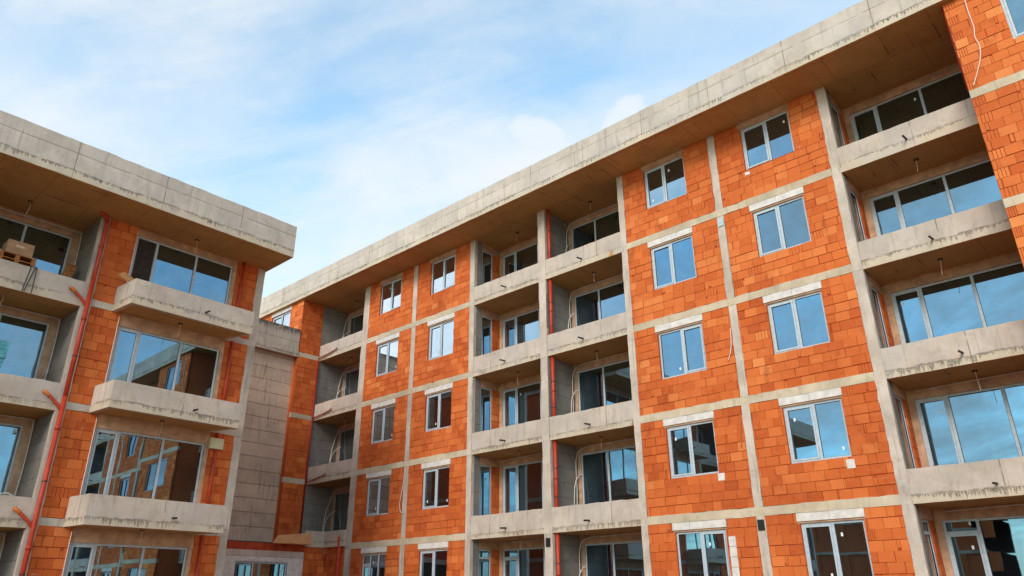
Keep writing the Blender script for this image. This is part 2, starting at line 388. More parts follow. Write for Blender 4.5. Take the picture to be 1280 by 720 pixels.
# ------------------------------------------------------------------ windows
def window(parent, F, u0, u1, z0, z1, splits=(), w=-.1, sash=(), stickers=False, transom=None, name='window', ajar=None, open_leaf=None):
    """frame with mullions, optional opening sashes, one pane of glass per light"""
    fw = .055; us = [u0] + list(splits) + [u1]
    fr = MB()
    fr.fb(F, u0, u0 + fw, w - .05, w + .02, z0, z1); fr.fb(F, u1 - fw, u1, w - .05, w + .02, z0, z1)
    fr.fb(F, u0 + fw, u1 - fw, w - .05, w + .02, z0, z0 + fw); fr.fb(F, u0 + fw, u1 - fw, w - .05, w + .02, z1 - fw, z1)
    for s in splits: fr.fb(F, s - .035, s + .035, w - .05, w + .018, z0 + fw, z1 - fw)
    if transom is not None:
        i, zt = transom
        a = us[i] + (fw if i == 0 else .035); b = us[i + 1] - (fw if i == len(us) - 2 else .035)
        fr.fb(F, a, b, w - .05, w + .016, zt - .035, zt + .035)
    root = fr.build(name, M['frame'], parent)
    for i in range(len(us) - 1):
        a = us[i] + (fw if i == 0 else .035); b = us[i + 1] - (fw if i == len(us) - 2 else .035)
        if i == open_leaf: continue
        zs = [(z0 + fw, z1 - fw)]
        if transom is not None and transom[0] == i: zs = [(z0 + fw, transom[1] - .035), (transom[1] + .035, z1 - fw)]
        for j, (p, q) in enumerate(zs):
            aa, bb, pp, qq = a, b, p, q
            if i in sash and j == 0:
                sm = MB(); t = .05
                sm.fb(F, a + .004, a + t, w - .03, w + .034, p + .004, q - .004); sm.fb(F, b - t, b - .004, w - .03, w + .034, p + .004, q - .004)
                sm.fb(F, a + t, b - t, w - .03, w + .034, p + .004, p + t); sm.fb(F, a + t, b - t, w - .03, w + .034, q - t, q - .004)
                sm.build('sash', M['frame'], root); aa, bb, pp, qq = a + t, b - t, p + t, q - t
            sl = MB()                                   # dark rubber gasket round the light
            for r in ((aa, aa + .008, pp, qq), (bb - .008, bb, pp, qq), (aa, bb, pp, pp + .008), (aa, bb, qq - .008, qq)):
                sl.fb(F, r[0], r[1], w - .02, w + .004, r[2], r[3])
            sl.build('gasket', M['seal'], root)
            pn = MB(); e = [random.uniform(-.0035, .0035) for _ in range(3)]
            c = []
            for zz, ze in ((pp, 0), (qq, e[1])):
                for uu, ww in ((aa, e[0] + ze), (bb, -e[0] + ze), (bb, -.01 - e[0] + ze), (aa, -.01 + e[0] + ze)):
                    ww = ww + w - .012
                    c.append((uu, F[1] - ww, zz) if F[0] == 'Y' else (F[1] + ww, uu, zz))
            pn.quadbox(c); pn.build('pane', M['glass'], root)
            if stickers and random.random() < (.3 if stickers == 'few' else .7):
                st = MB(); su = random.choice((aa + .12, bb - .16)); sz = random.choice((pp + .12, pp + .14, qq - .3))
                st.fb(F, su, su + .05, w - .004, w - .002, sz, sz + .085); st.build('sticker', M['paper'], root)
    return root

# ================================================================== RIGHT BUILDING
RB = thing('apartment_building', 'long five storey orange block building on the right with recessed loggias', 'building')
FY = ('Y', 0.)
FLO = [-3., 0., 3., 6., 9.]                 # underside of the slab below each storey's floor
TOP = [0., 3., 6., 9., 11.96]               # underside of the slab above
T = .23; SOF = 11.96; RTOP = 13.10; RY = -1.38; Y1 = -1.2; XC = -27.5; XG = 1.58
A = (-24.03, -23.62); A2 = (-20.42, -20.16); B = (-16.81, -16.55); C_ = (-13.1, -12.77)
D = (-9.36, -9.12); E_ = (-5.77, -5.53); Fc = (-2.17, -1.91)

def bay_windows(parent, u0, u1, win, k, detail=True, transom3=False, bright=0.):
    """masonry bay with one window: panel, lintel blocks, window"""
    z0 = FLO[k] + T; z1 = TOP[k]; a, b = win
    sill = FLO[k] + 1.24 if k < 5 else 0; head = FLO[k] + 2.745
    lt = .2
    holes = [(a, b, sill, head), (a - .07, b + .05, head, z1 + .1)]
    brick_panel(parent, FY, u0, u1, z0, z1, holes, bright=bright)
    lm = MB(); n = random.choice((2, 3)); x = a - .07; L = (b - a + .12) / n
    for i in range(n):
        lm.fb(FY, x + .004, x + L - .004, -.14, random.uniform(.0, .012), head + .05, z1 - .004); x += L
    lm.build('lintel', M['lintel'] if k < 4 else M['plaster'], parent)
    for uu in (a - .012, b + .001):
        fm = MB(); zz = sill + random.uniform(0, .5); ze = head - random.uniform(0, .6)
        while zz < ze:
            h = random.uniform(.06, .22)
            fm.fb(FY, uu - .012, uu + .010 + random.uniform(0, .016), -.13, -.09 + random.uniform(-.01, .045), zz, zz + h + .001); zz += h
        if fm.v and random.random() < .7: fm.build('foam', M['foam'], parent)
    # open reveal between lintel and frame
    rv = MB().fb(FY, a - .07, b + .05, -.14, -.03, head + .002, head + .05); rv.build('lintel_bed', M['plaster'], parent)
    m = a + (b - a) * .5 + random.uniform(-.03, .03)
    if transom3: window(parent, FY, a, b, FLO[k] + .3, head, (a + .5, a + 1.02), sash=(0,), stickers=True, transom=(0, head - .38))
    else: window(parent, FY, a, b, sill, head, (m,), sash=(random.choice((0, 0, 1)),), stickers=detail)

def loggia(parent, u0, u1, k, door_lo, side=None, detail=True, yd=1.5, conduit=None, rods=None, left_face='board', clip=0.):
    """recess between two columns: floor slab and parapet, back wall with a glazed front, ceiling wire"""
    b = FLO[k]; z1 = TOP[k]
    MB().fb(FY, u0, u1, -yd, -.016, b - .004, b + .2).build('loggia_slab', M['soffit'], parent)
    MB().cast(FY, u0, u1, -.12, -.012, b, b + .79, .006, .010).build('loggia_parapet', M['parapet'], parent)
    Fb = ('Y', yd)
    g0, g1 = (u0 + .17, u1 - .15) if door_lo else (u0 + .15, u1 - .17)
    head = z1 - .28; zf = b + .22
    MB().fb(Fb, u0, g0, -.2, 0, b + .2, head).build('back_wall_strip', M['plaster'], parent)
    MB().fb(Fb, g1, u1, -.2, 0, b + .2, head).build('back_wall_strip', M['plaster'], parent)
    lm = MB(); x = u0; nn = 4; L = (u1 - u0) / nn
    for i in range(nn):
        lm.fb(Fb, x + (.003 if i else 0), x + L - (.003 if i < nn - 1 else 0), -.2, random.uniform(.0, .012), head, z1 - .003); x += L
    lm.build('loggia_lintel', M['plaster'], parent)
    if door_lo: sp = (g0 + .74, g0 + 1.96); di = 0
    else: sp = (g1 - 1.96, g1 - .74); di = 2
    window(parent, Fb, g0, g1, zf, head - .003, sp, w=-.06, sash=(di,), stickers='few', transom=(di, head - .3) if k == 0 else None, name='balcony_door')
    # ceiling outlet with its bare wire
    if random.random() < .75:
        hx = (u0 + u1) / 2 - .03 + random.uniform(-.08, .08); hy = .72
        o = MB().tube([(hx, hy, z1 - .001), (hx, hy, z1 - .02)], .07, 12).build('ceiling_outlet', M['black'], parent)
        l = random.uniform(.28, .5); dx = random.uniform(-.06, .06)
        MB().tube(smooth([(hx, hy, z1 - .01), (hx + dx * .4, hy - .01, z1 - l * .5), (hx + dx, hy, z1 - l)]), .006, 6).build('wire', M['cable'], o)
    if rods is not None:
        MB().tube([(rods, -.005, b + .28), (rods - .02, -.26, b + .265)], .028, 10).build('waste_spout', M['black'], parent)

def side_wall(parent, X, k, face='window'):
    """loggia side wall facing +X (window variant shows pier, narrow window, block strip)"""
    b = FLO[k] + .2; z1 = TOP[k]; Fx = ('X', X)
    if face == 'window':
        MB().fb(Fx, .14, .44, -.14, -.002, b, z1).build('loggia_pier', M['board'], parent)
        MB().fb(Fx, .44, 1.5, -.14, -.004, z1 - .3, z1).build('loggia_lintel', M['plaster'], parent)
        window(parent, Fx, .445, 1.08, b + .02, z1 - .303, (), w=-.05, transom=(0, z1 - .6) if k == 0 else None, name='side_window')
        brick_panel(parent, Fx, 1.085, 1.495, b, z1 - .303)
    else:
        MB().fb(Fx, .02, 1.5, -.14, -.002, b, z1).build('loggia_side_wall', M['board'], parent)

def build_wing(parent, mir=None, detail=True):
    def m(p): return p if mir is None else (mir - p[1], mir - p[0])
    a_, a2, b_, c_, d_, e_, f_ = (m(q) for q in (A, A2, B, C_, D, E_, Fc))
    cols = [a_, a2, b_, c_, d_, e_, f_]
    for k in range(5):
        z0, z1 = FLO[k] + T, TOP[k]
        if k == 0: z0 = FLO[k] + T
        for ci, c in enumerate(cols):
            jit = random.uniform(-.012, .012)
            thick = .12 if ci in (1, 5) else .14
            lowz = FLO[k] + T if ci in (1, 5) else FLO[k] + .0
            MB().cast(FY, c[0] + (jit if ci in (1, 5) else 0), c[1] + jit, -thick, .004 + random.uniform(0, .006), lowz, z1).build('column', M['column'], parent)
    # ring beams over the masonry bays
    for (l, r) in ((a_, b_), (d_, f_)):
        lo, hi = (l[1], r[0]) if l[0] < r[0] else (r[1], l[0])
        for k in range(0, 5):
            MB().cast(FY, lo, hi, -.14, .012, FLO[k], FLO[k] + T).build('ring_beam', M['beam'], parent)
    bays = [(a_, a2, (-22.85, -21.3)), (a2, b_, (-19.3, -17.74)), (d_, e_, (-8.25, -6.69)), (e_, f_, (-4.63, -3.07))]
    for bi, (l, r, w) in enumerate(bays):
        w = m(w); lo, hi = (l[1], r[0]) if l[0] < r[0] else (r[1], l[0])
        for k in range(5):
            br = (.06 if k >= 2 else -.03) if bi > 1 else (.02 if k >= 3 else -.06)
            bay_windows(parent, lo, hi, w, k, detail, transom3=(k == 0 and bi == 0 and mir is None), bright=br)
    for k in range(5):
        for (l, r, dl) in ((b_, c_, True), (c_, d_, False)):
            if mir is not None: l, r, dl = r, l, not dl
            loggia(parent, l[1], r[0], k, dl, rods=(l[1] + r[0]) / 2 + random.uniform(-.2, .05))
        if mir is None:
            side_wall(parent, b_[1], k, 'window'); side_wall(parent, c_[1], k, 'plain'); side_wall(parent, f_[1], k, 'window')
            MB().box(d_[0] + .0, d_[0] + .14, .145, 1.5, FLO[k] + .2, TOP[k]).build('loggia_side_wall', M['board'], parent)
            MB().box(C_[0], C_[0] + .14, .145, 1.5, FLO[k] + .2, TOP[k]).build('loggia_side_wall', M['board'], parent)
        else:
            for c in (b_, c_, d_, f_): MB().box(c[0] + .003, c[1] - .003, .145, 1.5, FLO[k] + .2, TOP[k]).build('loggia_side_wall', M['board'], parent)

build_wing(RB)
# loggias at both ends of the front, next to the projecting blocks
for k in range(5):
    loggia(RB, Fc[1], XG + .02, k, True, rods=-.17 + random.uniform(-.03, .03))
for k in range(1, 5):
    loggia(RB, XC, A[0], k, False, rods=None)
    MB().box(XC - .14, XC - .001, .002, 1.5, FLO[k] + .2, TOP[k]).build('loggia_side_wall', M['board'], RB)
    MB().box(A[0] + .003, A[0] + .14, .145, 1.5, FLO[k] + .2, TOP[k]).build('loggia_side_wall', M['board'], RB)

# projecting block at the right end
FG = ('Y', Y1); G1 = 6.52
for k in range(5):
    z0 = FLO[k] + T; z1 = TOP[k]; sill = FLO[k] + 1.14
    a, b = (2.72, 5.38)
    hol = [(a, b, sill, FLO[k] + 2.745)]
    brick_panel(RB, FG, XG, G1, z0, z1, hol, ribs='lo', bright=.1)
    window(RB, FG, a, b, sill, FLO[k] + 2.745, ((a + b) / 2,), sash=(0,), w=-.08)
    MB().cast(FG, XG, G1, -.15, .008, FLO[k], FLO[k] + T).build('ring_beam', M['beam'], RB)
    MB().box(XG + .001, XG + .16, Y1 + .155, 1.5, FLO[k], TOP[k]).build('block_return_wall', M['brick'], RB)
    MB().box(G1 - .16, G1 - .001, Y1 + .155, 1.5, FLO[k], TOP[k]).build('block_return_wall', M['brick'], RB)
# mirrored wing beyond it
build_wing(RB, mir=8.1, detail=False)
for k in range(5): loggia(RB, G1 - .02, 8.1 - Fc[1], k, False)
MB().box(8.1 - A[1], 8.1 - A[0] + 4, .0, .2, -3.64, SOF).build('end_bay_wall', M['brick'], RB)

# inner corner: projecting top storey, stair core and terrace
XT = -34.
for k in (1, 2, 3, 4):
    z0, z1 = FLO[k] + T, TOP[k]
    brick_panel(RB, ('X', XC), Y1, -.001, z0, z1, ribs=None, bright=-.12)  # lowered tone puts this face's shade into the block colour
    MB().cast(('X', XC), Y1, -.001, -.15, .006, FLO[k], FLO[k] + T).build('ring_beam', M['beam'], RB)
    if k < 4: MB().box(XC - .36, XC - .15, Y1, Y1 + .14, FLO[k], TOP[k]).build('block_return_wall', M['brick'], RB)
FL = ('Y', Y1)
wl, wr = -30.46, -28.65
brick_panel(RB, FL, XT, XC - .001, FLO[4] + .2, SOF, [(wl, wr, 10.2, 11.72), (wl - .06, wr + .05, 11.72, 12.1)], bright=.12)
MB().fb(FL, wl - .06, wr + .05, -.14, .005, 11.75, SOF - .004).build('lintel', M['lintel'], RB)
window(RB, FL, wl, wr, 10.2, 11.72, ((wl + wr) / 2,), sash=(0,))
XP = XC - .3
MB().box(XT, XP, -8.5, Y1 - .002, .41, 8.95).build('stair_core_wall', M['panel'], RB)
MB().box(XT, XC + .02, -8.5, Y1 - .02, 8.95, 9.13).build('terrace_slab', M['terrace'], RB)
MB().box(XC - .14, XC + .03, -8.5, Y1 - .021, 8.945, 10.33).build('terrace_parapet', M['terrace'], RB)
# ground floor in the corner
XB = -25.45
brick_panel(RB, ('X', XB), -1.05, -.002, -3.4, .13, bright=-.12)
brick_panel(RB, FY, XB + .002, A[0] - .002, -3.4, .13, bright=-.06)
MB().box(XB - .12, XB, -1.05, -.125, .14, .79).build('loggia_parapet', M['parapet'], RB)
MB().box(XB - .12, A[0] - .002, -.12, .0, .14, .79).build('loggia_parapet', M['parapet'], RB)
MB().box(XC - .4, XB - .005, -8.4, 1.4, -.1, .12).build('podium_roof', M['roofing'], RB)
MB().box(XB - .16, XB + .012, -8.4, -1.06, -.32, -.09).build('ring_beam', M['column'], RB)
MB().box(XB - .16, XB + .008, -8.4, -1.06, -.085, .2).build('roofing_upstand', M['membrane'], RB)
FB = ('X', XB)
wm = MB(); zz = -.33
for j in range(12):
    z2 = zz - .25
    for (p, q) in ((-1.06, -1.78), (-4.12, -4.6)):
        wm.fb(FB, q, p, -.15, .02 + random.uniform(-.004, .004), z2 + .004, zz)
    if j == 0:
        for i in range(4): wm.fb(FB, -4.12 + i * .585 + .003, -4.12 + (i + 1) * .585 - .003, -.15, .02, z2 + .06, zz)
    zz = z2
wm.build('white_block_wall', M['lintel'], RB)
window(RB, FB, -4.1, -1.79, -2.6, -.53, (-3.3,), w=-.06, stickers=True)
MB().box(XC - 6, XB - .17, -8.4, 0, -3.64, -.1).build('podium_core', M['core'], RB)

# roof: overhanging slab with tall fascia
RX0, RX1 = -36., 33.
MB().box(RX0, RX1, RY + .2, 13, SOF, SOF + .25).box(RX0 + .01, RX1 - .01, RY + .004, RY + .3, SOF - .012, SOF - .004).build('roof_slab', M['soffit'], RB)
MB().cast(('Y', RY + .2), RX0, RX1, 0, .2, SOF - .005, RTOP, .008, .012).build('roof_fascia', M['fascia'], RB)
MB().box(RX0, RX1, RY + .21, 13, SOF + .26, RTOP - .3).build('roof_top', M['roofing'], RB)
# solid body behind the fronts
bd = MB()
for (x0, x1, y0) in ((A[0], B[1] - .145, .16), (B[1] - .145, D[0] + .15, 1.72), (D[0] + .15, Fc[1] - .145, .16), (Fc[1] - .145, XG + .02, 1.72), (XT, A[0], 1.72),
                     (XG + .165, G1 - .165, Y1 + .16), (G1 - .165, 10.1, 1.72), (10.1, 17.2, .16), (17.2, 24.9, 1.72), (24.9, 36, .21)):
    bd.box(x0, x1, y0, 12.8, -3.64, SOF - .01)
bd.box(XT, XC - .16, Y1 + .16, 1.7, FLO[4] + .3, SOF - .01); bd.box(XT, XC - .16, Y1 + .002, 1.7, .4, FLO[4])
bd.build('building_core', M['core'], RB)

# drain pipes of the right building
def pipe(parent, pts, r=.06, mat='red', name='drain_pipe', joints=()):
    o = MB().tube(pts, r, 12).build(name, M[mat], parent, smooth=True)
    for q in range(1, 3) if len(joints) else ():
        cz = min(p[2] for p in pts) + (max(p[2] for p in pts) - min(p[2] for p in pts)) * q / 3
        MB().tube([(pts[0][0], pts[0][1], cz - .015), (pts[0][0], pts[0][1], cz + .015)], r * 1.1, 12).build('pipe_clip', M['seal'], o)
    for j in joints:
        MB().tube([Vector(j) - Vector((0, 0, .05)), Vector(j) + Vector((0, 0, .05))], r * 1.17, 12).build('pipe_socket', M[mat], o, smooth=True)
    return o
px, py = -12.66, .14
for k in range(5):
    zb = FLO[k] + .2; zt = TOP[k]
    pipe(RB, [(px, py, zb), (px, py, (zb + zt) / 2), (px, py, zt)], .065, joints=[(px, py, zb + 1.55)])
pipe(RB, [(XG - .02, -1.1, 9.3), (XG - .02, -1.1, SOF - .01)], .018, 'darkred')
pipe(RB, [(XC + .05, -.07, .8), (XC + .05, -.07, 9.02)], .04, 'darkred')
for k in (1, 2, 3, 4):
    b = FLO[k]
    if k > 1: pipe(RB, smooth([(XC + .06, -.07, b + .10), (XC + .5, -.06, b + .13), (XC + 1.45, -.06, b + .27), (XC + 1.52, -.06, b + .34)], 3), .03, 'darkred')
pipe(RB, smooth([(XB + 1.1, -.07, -3.5), (XB + 1.1, -.07, .25), (XB + 1.12, -.05, .36), (XB + 1.12, .05, .42)], 4), .09)

# conduits, boxes and small cables
def con(parent, pts, r=.016, n=5, name='conduit', mat='white'): return MB().tube(smooth(pts, n), r, 6).build(name, M[mat], parent, smooth=True)
for k in range(5):
    zt = TOP[k]; b = FLO[k]; j = lambda s=.05: random.uniform(-s, s)
    x = C_[1] + .03; y = 1.42
    con(RB, [(x + 2.9, y + .04, zt - .05), (x + 1.2, y + .04, zt - .06 + j(.02)), (x + .35, y + .02, zt - .10), (x + .03, y - .05, zt - .4), (x + .02, y - .1 + j(), b + 1.6), (x + .02, y - .12, b + .3)])
    con(RB, [(x + .18, y + .05, b + 2.0), (x + .08, y - .02, b + 1.95), (x + .03, y - .2, b + 1.55), (x + .02, y - .25 + j(), b + .3)])
    if k in (1, 3): con(RB, arc((x + .25, 1.2, b + .72), .22, math.pi, 0, (1, 0, 0), (0, 0, 1)), .016, 2)
    if k:
        x = XC + .03
        con(RB, [(x + 2.2, y + .04, zt - .06), (x + .9, y + .03, zt - .07), (x + .3, y, zt - .16), (x + .08, y - .1, zt - .6), (x + .03, y - .25 + j(), b + 1.5), (x + .03, y - .3, b + .3)], .018)
        con(RB, [(x + .35, y + .05, b + 1.9), (x + .15, y - .05, b + 1.8), (x + .05, y - .25, b + 1.4), (x + .04, y - .32 + j(), b + .3)], .018)
        if k in (1, 2): con(RB, arc((x + .45, .9, b + .75), .2, math.pi, 0, (1, 0, 0), (0, 0, 1)), .018, 2)
    if k < 2:
        x = Fc[1] + .05
        con(RB, [(x + .2, y + .03, zt - .09), (x + 1.2, y + .03, zt - .06), (x + 3.2, y + .03, zt - .03)], .014)
        x = B[1] + .05
        con(RB, [(x + .2, y + .03, zt - .09), (x + 1.2, y + .03, zt - .05), (x + 3.2, y + .03, zt - .03)], .014)
for (xx, z) in ((E_[0] + .12, -.14), (C_[0] + .17, -.2), (E_[0] + .12, 8.86)):
    MB().fb(FY, xx - .09, xx + .09, .008, .035, z - .22, z + .05).build('junction_box', M['black'] if z < 5 else M['frame'], RB)
con(RB, [(E_[0] - .02, -.02, 5.3), (E_[0] - .03, -.05, 4.9), (E_[0] - .08, -.06, 4.6), (E_[0] - .2, -.03, 4.35)], .012, name='loose_cable', mat='cable')
con(RB, [(E_[0] - .06, -.02, 2.75), (E_[0] - .1, -.05, 2.2), (E_[0] - .14, -.04, 1.85)], .012, name='loose_cable', mat='orange')
con(RB, [(E_[0] - .06, -.02, -.55), (E_[0] - .02, -.05, -.9), (E_[0] - .03, -.04, -1.5)], .012, name='loose_cable', mat='orange')
con(RB, [(A2[0] + .1, -.02, 2.9), (A2[0] + .0, -.04, 2.2), (A2[0] - .1, -.06, 1.6), (A2[0] - .02, -.06, 1.25), (A2[0] + .14, -.03, 1.2)], .012, name='loose_cable', mat='white')
# white filler blocks set into the masonry
for (x, z, w_, h_) in ((-6.72, 1.12, .2, .2), (-3.22, 1.06, .2, .22), (-4.66, 10.1, .16, .1)):
    MB().fb(FY, x, x + w_, -.03, .012, z - h_ / 2, z + h_ / 2).build('filler_block', M['lintel'], RB)
jm = MB()
for j in range(7): jm.fb(FY, -6.62, -6.42, -.03, .014, -.45 - (j + 1) * .26, -.45 - j * .26 - .01)
jm.build('white_block_jamb', M['lintel'], RB)

# ================================================================== LEFT BUILDING
LB = thing('apartment_building', 'nearer four storey block building on the left with projecting box balconies', 'building')
XL = -18.89; FXL = ('X', XL); LF = [-3.2, -.2, 2.8, 5.8]; LT_ = [-.2, 2.8, 5.8, 8.63]; LRT = 9.78; XR = -17.26
def left_module(dy, detail=True):
    P = lambda y: y + dy
    for k in range(4):
        b, z1 = LF[k], LT_[k]; tt = .2; head = z1 - .23 if k == 3 else z1 - .36
        MB().cast(FXL, P(-8.18), P(-7.92), -.3, .004, b + tt, z1).build('column', M['column'], LB)
        MB().cast(FXL, P(-13.3), P(-13.05), -.14, .004, b + tt, z1).build('column', M['column'], LB)
        MB().cast(FXL, P(-13.3), P(-7.92), -.15, .012, b, b + tt).build('ring_beam', M['column'], LB)
        brick_panel(LB, FXL, P(-13.05), P(-12.22), b + tt, z1, bright=.04 if k > 1 else -.02)
        brick_panel(LB, FXL, P(-8.93), P(-8.18), b + tt, z1, bright=-.06)
        MB().fb(FXL, P(-12.22), P(-8.93), -.15, -.03, head, z1 - .003).build('loggia_lintel', M['plaster'], LB)
        MB().fb(FXL, P(-9.06), P(-8.93), -.15, -.03, b + tt, head).build('window_jamb', M['plaster'], LB)
        ym = (-11.56, -10.3)
        window(LB, FXL, P(-12.2), P(-9.07), b + .22, head - .003, (P(ym[0]), P(ym[1])), w=-.09, sash=(0,), stickers=False, name='balcony_door', open_leaf=0 if (k == 3 and detail) else None)
        # projecting balcony
        if k > 0:
            pr = 1.1; y0, y1, e0, e1 = P(-12.36), P(-8.66), P(-12.47), P(-9.0)
            hgt = .75; t = .11
            slab = MB(); slab.quadbox([(XL + .013, e0, b), (XL + pr, y0, b), (XL + pr, y1, b), (XL + .013, e1, b), (XL + .013, e0, b + .2), (XL + pr, y0, b + .2), (XL + pr, y1, b + .2), (XL + .013, e1, b + .2)])
            slab.build('balcony_slab', M['soffit'], LB)
            pp = MB(); o_ = .006
            def pris(p, q, r, s): pp.quadbox([(*p, b - .004), (*q, b - .004), (*r, b - .004), (*s, b - .004), (*p, b + hgt), (*q, b + hgt), (*r, b + hgt), (*s, b + hgt)])
            pris((XL + pr + o_ - t, y0 + .1), (XL + pr + o_, y0 - o_), (XL + pr + o_, y1 + o_), (XL + pr + o_ - t, y1 - .1))
            pris((XL + .014, e0 - o_), (XL + pr + o_ - .003, y0 - o_ - .001), (XL + pr - t, y0 + .1), (XL + .014, e0 + t))
            pris((XL + .014, e1 - t), (XL + pr - t, y1 - .1), (XL + pr + o_ - .003, y1 + o_ + .001), (XL + .014, e1 + o_))
            pp.build('balcony_parapet', M['parapet'], LB)
            yy = P(-10.15) + random.uniform(-.1, .1)
            MB().tube([(XL + pr, yy, b + .3), (XL + pr + .24, yy + .01, b + .285)], .028, 10).build('waste_spout', M['black'], LB)
        # loggia left of the pier
        g0, g1 = P(-17.0), P(-13.3)
        MB().fb(FXL, g0, g1, -1.5, -.016, b - .084, b + .2).build('loggia_slab', M['soffit'], LB)
        MB().cast(FXL, g0, g1, -.12, -.012, b - .08, b + .66, .006, .010).build('loggia_parapet', M['parapet'], LB)
        Fb = ('X', XL - 1.5); hd = z1 - .3
        MB().fb(Fb, g0, g1, -.2, .0, hd, z1 - .003).build('loggia_lintel', M['plaster'], LB)
        MB().fb(Fb, g0, g0 + .2, -.2, 0, b + .2, hd).build('back_wall_strip', M['plaster'], LB)
        MB().fb(Fb, g1 - .26, g1, -.2, 0, b + .2, hd).build('back_wall_strip', M['plaster'], LB)
        window(LB, Fb, g0 + .2, g1 - .26, b + .22, hd - .003, (g0 + .95, g1 - 1.5), w=-.06, sash=(0,), name='balcony_door')
        MB().box(XL - 1.5, XL - .145, P(-13.3) + .001, P(-13.3) + .14, b + .2, z1).build('loggia_side_wall', M['board'], LB)
        MB().box(XL - 1.5, XL - .145, P(-17.2), P(-17.0), b + .2, z1).build('loggia_side_wall', M['board'], LB)
        MB().cast(FXL, P(-17.24), P(-17.0), -.14, .003, b, z1).build('column', M['column'], LB)
        if detail:
            hx, hy = XL - .6, P(-15.05)
            for (qx, qy) in ((hx, hy), (XL + .45 if k < 3 else XL + .55, P(-10.65))):
                if k == 3 or qx < XL or k < 3:
                    o = MB().tube([(qx, qy, z1 - .001), (qx, qy, z1 - .02)], .07, 12).build('ceiling_outlet', M['black'], LB)
                    MB().tube(smooth([(qx, qy, z1 - .01), (qx, qy + .02, z1 - .22), (qx, qy - .02, z1 - .45)]), .006, 6).build('wire', M['cable'], o)
            xx = XL - 1.44
            con(LB, [(xx, g0 + .3, z1 - .12), (xx, g1 - 1., z1 - .12), (xx, g1 - .16, z1 - .13), (xx, g1 - .06, z1 - .22), (xx + .02, g1 - .04, b + 1.6), (xx + .03, g1 - .1, b + .3)], .016)
            if k in (1, 2): 
                con(LB, arc((XL - .5, g1 - .5, b + .55), .22, math.pi, 0, (0, 1, 0), (0, 0, 1)), .018, 2)
                con(LB, arc((XL - .62, g1 - .38, b + .5), .22, math.pi, 0, (0, 1, 0), (0, 0, 1)), .018, 2)
            pipe(LB, [(XL + .06, P(-8.74), b + .2), (XL + .06, P(-8.74), z1)], .045)
            MB().tube([(XL + .012, P(-12.24), b + .25), (XL + .012, P(-12.24), z1 - .1)], .012, 6).build('conduit', M['cable'], LB)
for i in range(3):
    left_module(-9.32 * i, i == 0)
YE = -7.92 - 9.32 * 3
MB().cast(('X', XR - .2), YE - 1, -7.84, 0, .2, LT_[3] - .003, LRT, .008, .012).build('roof_fascia', M['fascia'], LB)
MB().box(-33, XR - .2, -8.04, -7.84, LT_[3] - .003, LRT).build('roof_fascia', M['fascia'], LB)
MB().box(-33, XR - .2, YE - 1, -8.04, LT_[3], LT_[3] + .25).box(-32.9, XR - .004, YE - .9, -7.845, LT_[3] - .012, LT_[3] - .005).build('roof_slab', M['soffit'], LB)
MB().box(-33, XR - .21, YE - 1, -8.05, LT_[3] + .26, LRT - .3).build('roof_top', M['roofing'], LB)
for k in range(4):
    brick_panel(LB, ('Y', -8.06), 0, 0, 0, 0) if False else None
    MB().box(-32.6, XL - .302, -8.1, -7.925, LF[k] + .2, LT_[k]).build('gable_wall', M['brick'], LB)
    MB().box(-32.6, XL - .151, -8.1, -7.915, LF[k], LF[k] + .2).build('ring_beam', M['column'], LB)
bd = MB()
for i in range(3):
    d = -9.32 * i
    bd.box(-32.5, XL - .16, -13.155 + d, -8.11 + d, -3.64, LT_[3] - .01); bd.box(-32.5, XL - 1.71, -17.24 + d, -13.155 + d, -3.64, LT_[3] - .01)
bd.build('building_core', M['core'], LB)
# red drain pipe on the pier with a branch under every balcony
zp = [(XL + .25, -13.42, LT_[3] - .02), (XL + .14, -13.22, LT_[3] - .12), (XL + .10, -13.17, LT_[3] - .3)]
pipe(LB, smooth(zp + [(XL + .10, -13.17, 6.5)], 3), .063)
pipe(LB, [(XL + .10, -13.17, 6.51), (XL + .10, -13.17, 3.1)], .063, joints=[(XL + .1, -13.17, 5.35), (XL + .1, -13.17, 7.6)])
pipe(LB, [(XL + .10, -13.17, 3.1), (XL + .10, -13.17, -3.6)], .063, joints=[(XL + .1, -13.17, 2.25), (XL + .1, -13.17, -.75)])
for b in (5.8, 2.8, -.2):
    o = pipe(LB, smooth([(XL + .1, -13.17, b - .1), (XL + .1, -13.3, b + .05), (XL + .08, -13.55, b + .27)], 3), .043, name='drain_branch')
    MB().tube(smooth([(XL + .08, -13.53, b + .25), (XL + .07, -13.62, b + .33), (XL + .0, -13.66, b + .36)], 3), .05, 10).build('elbow', M['orange'], o, smooth=True)
MB().box(XL + .02, XL + .14, -8.98, -8.56, 2.30, 2.62).build('junction_box', M['box'], LB)

# ================================================================== LOOSE THINGS
def pallet(z, label):
    t = thing('pallet', label, 'pallet', group='pallets stacked on the upper left loggia')
    mb = MB(); x0 = -19.95
    for i in range(5): mb.box(x0 + i * .19, x0 + i * .19 + .14, -15.5, -14.6, z + .13, z + .155)
    mb.build('deck_boards', M['pallet'], t)
    mb = MB()
    for y in (-15.5, -15.11, -14.72):
        mb.box(x0, x0 + .9, y, y + .12, z + .001, z + .025)
        for x in (x0, x0 + .38, x0 + .76): mb.box(x, x + .14, y + .01, y + .11, z + .025, z + .105)
        mb.box(x0, x0 + .9, y, y + .12, z + .105, z + .13)
    mb.build('bearers', M['pallet'], t); return t
names = ['pallet at the bottom of the stack behind the left loggia parapet', 'second pallet from the bottom of the stack behind the left parapet', 'middle pallet of the stack behind the left loggia parapet', 'pallet just under the topmost one in the left loggia stack', 'topmost orange wooden pallet carrying the cardboard box in the left loggia']
for i in range(5): pallet(6.0 + i * .156, names[i])
zb = 6.0 + 5 * .156 + .001
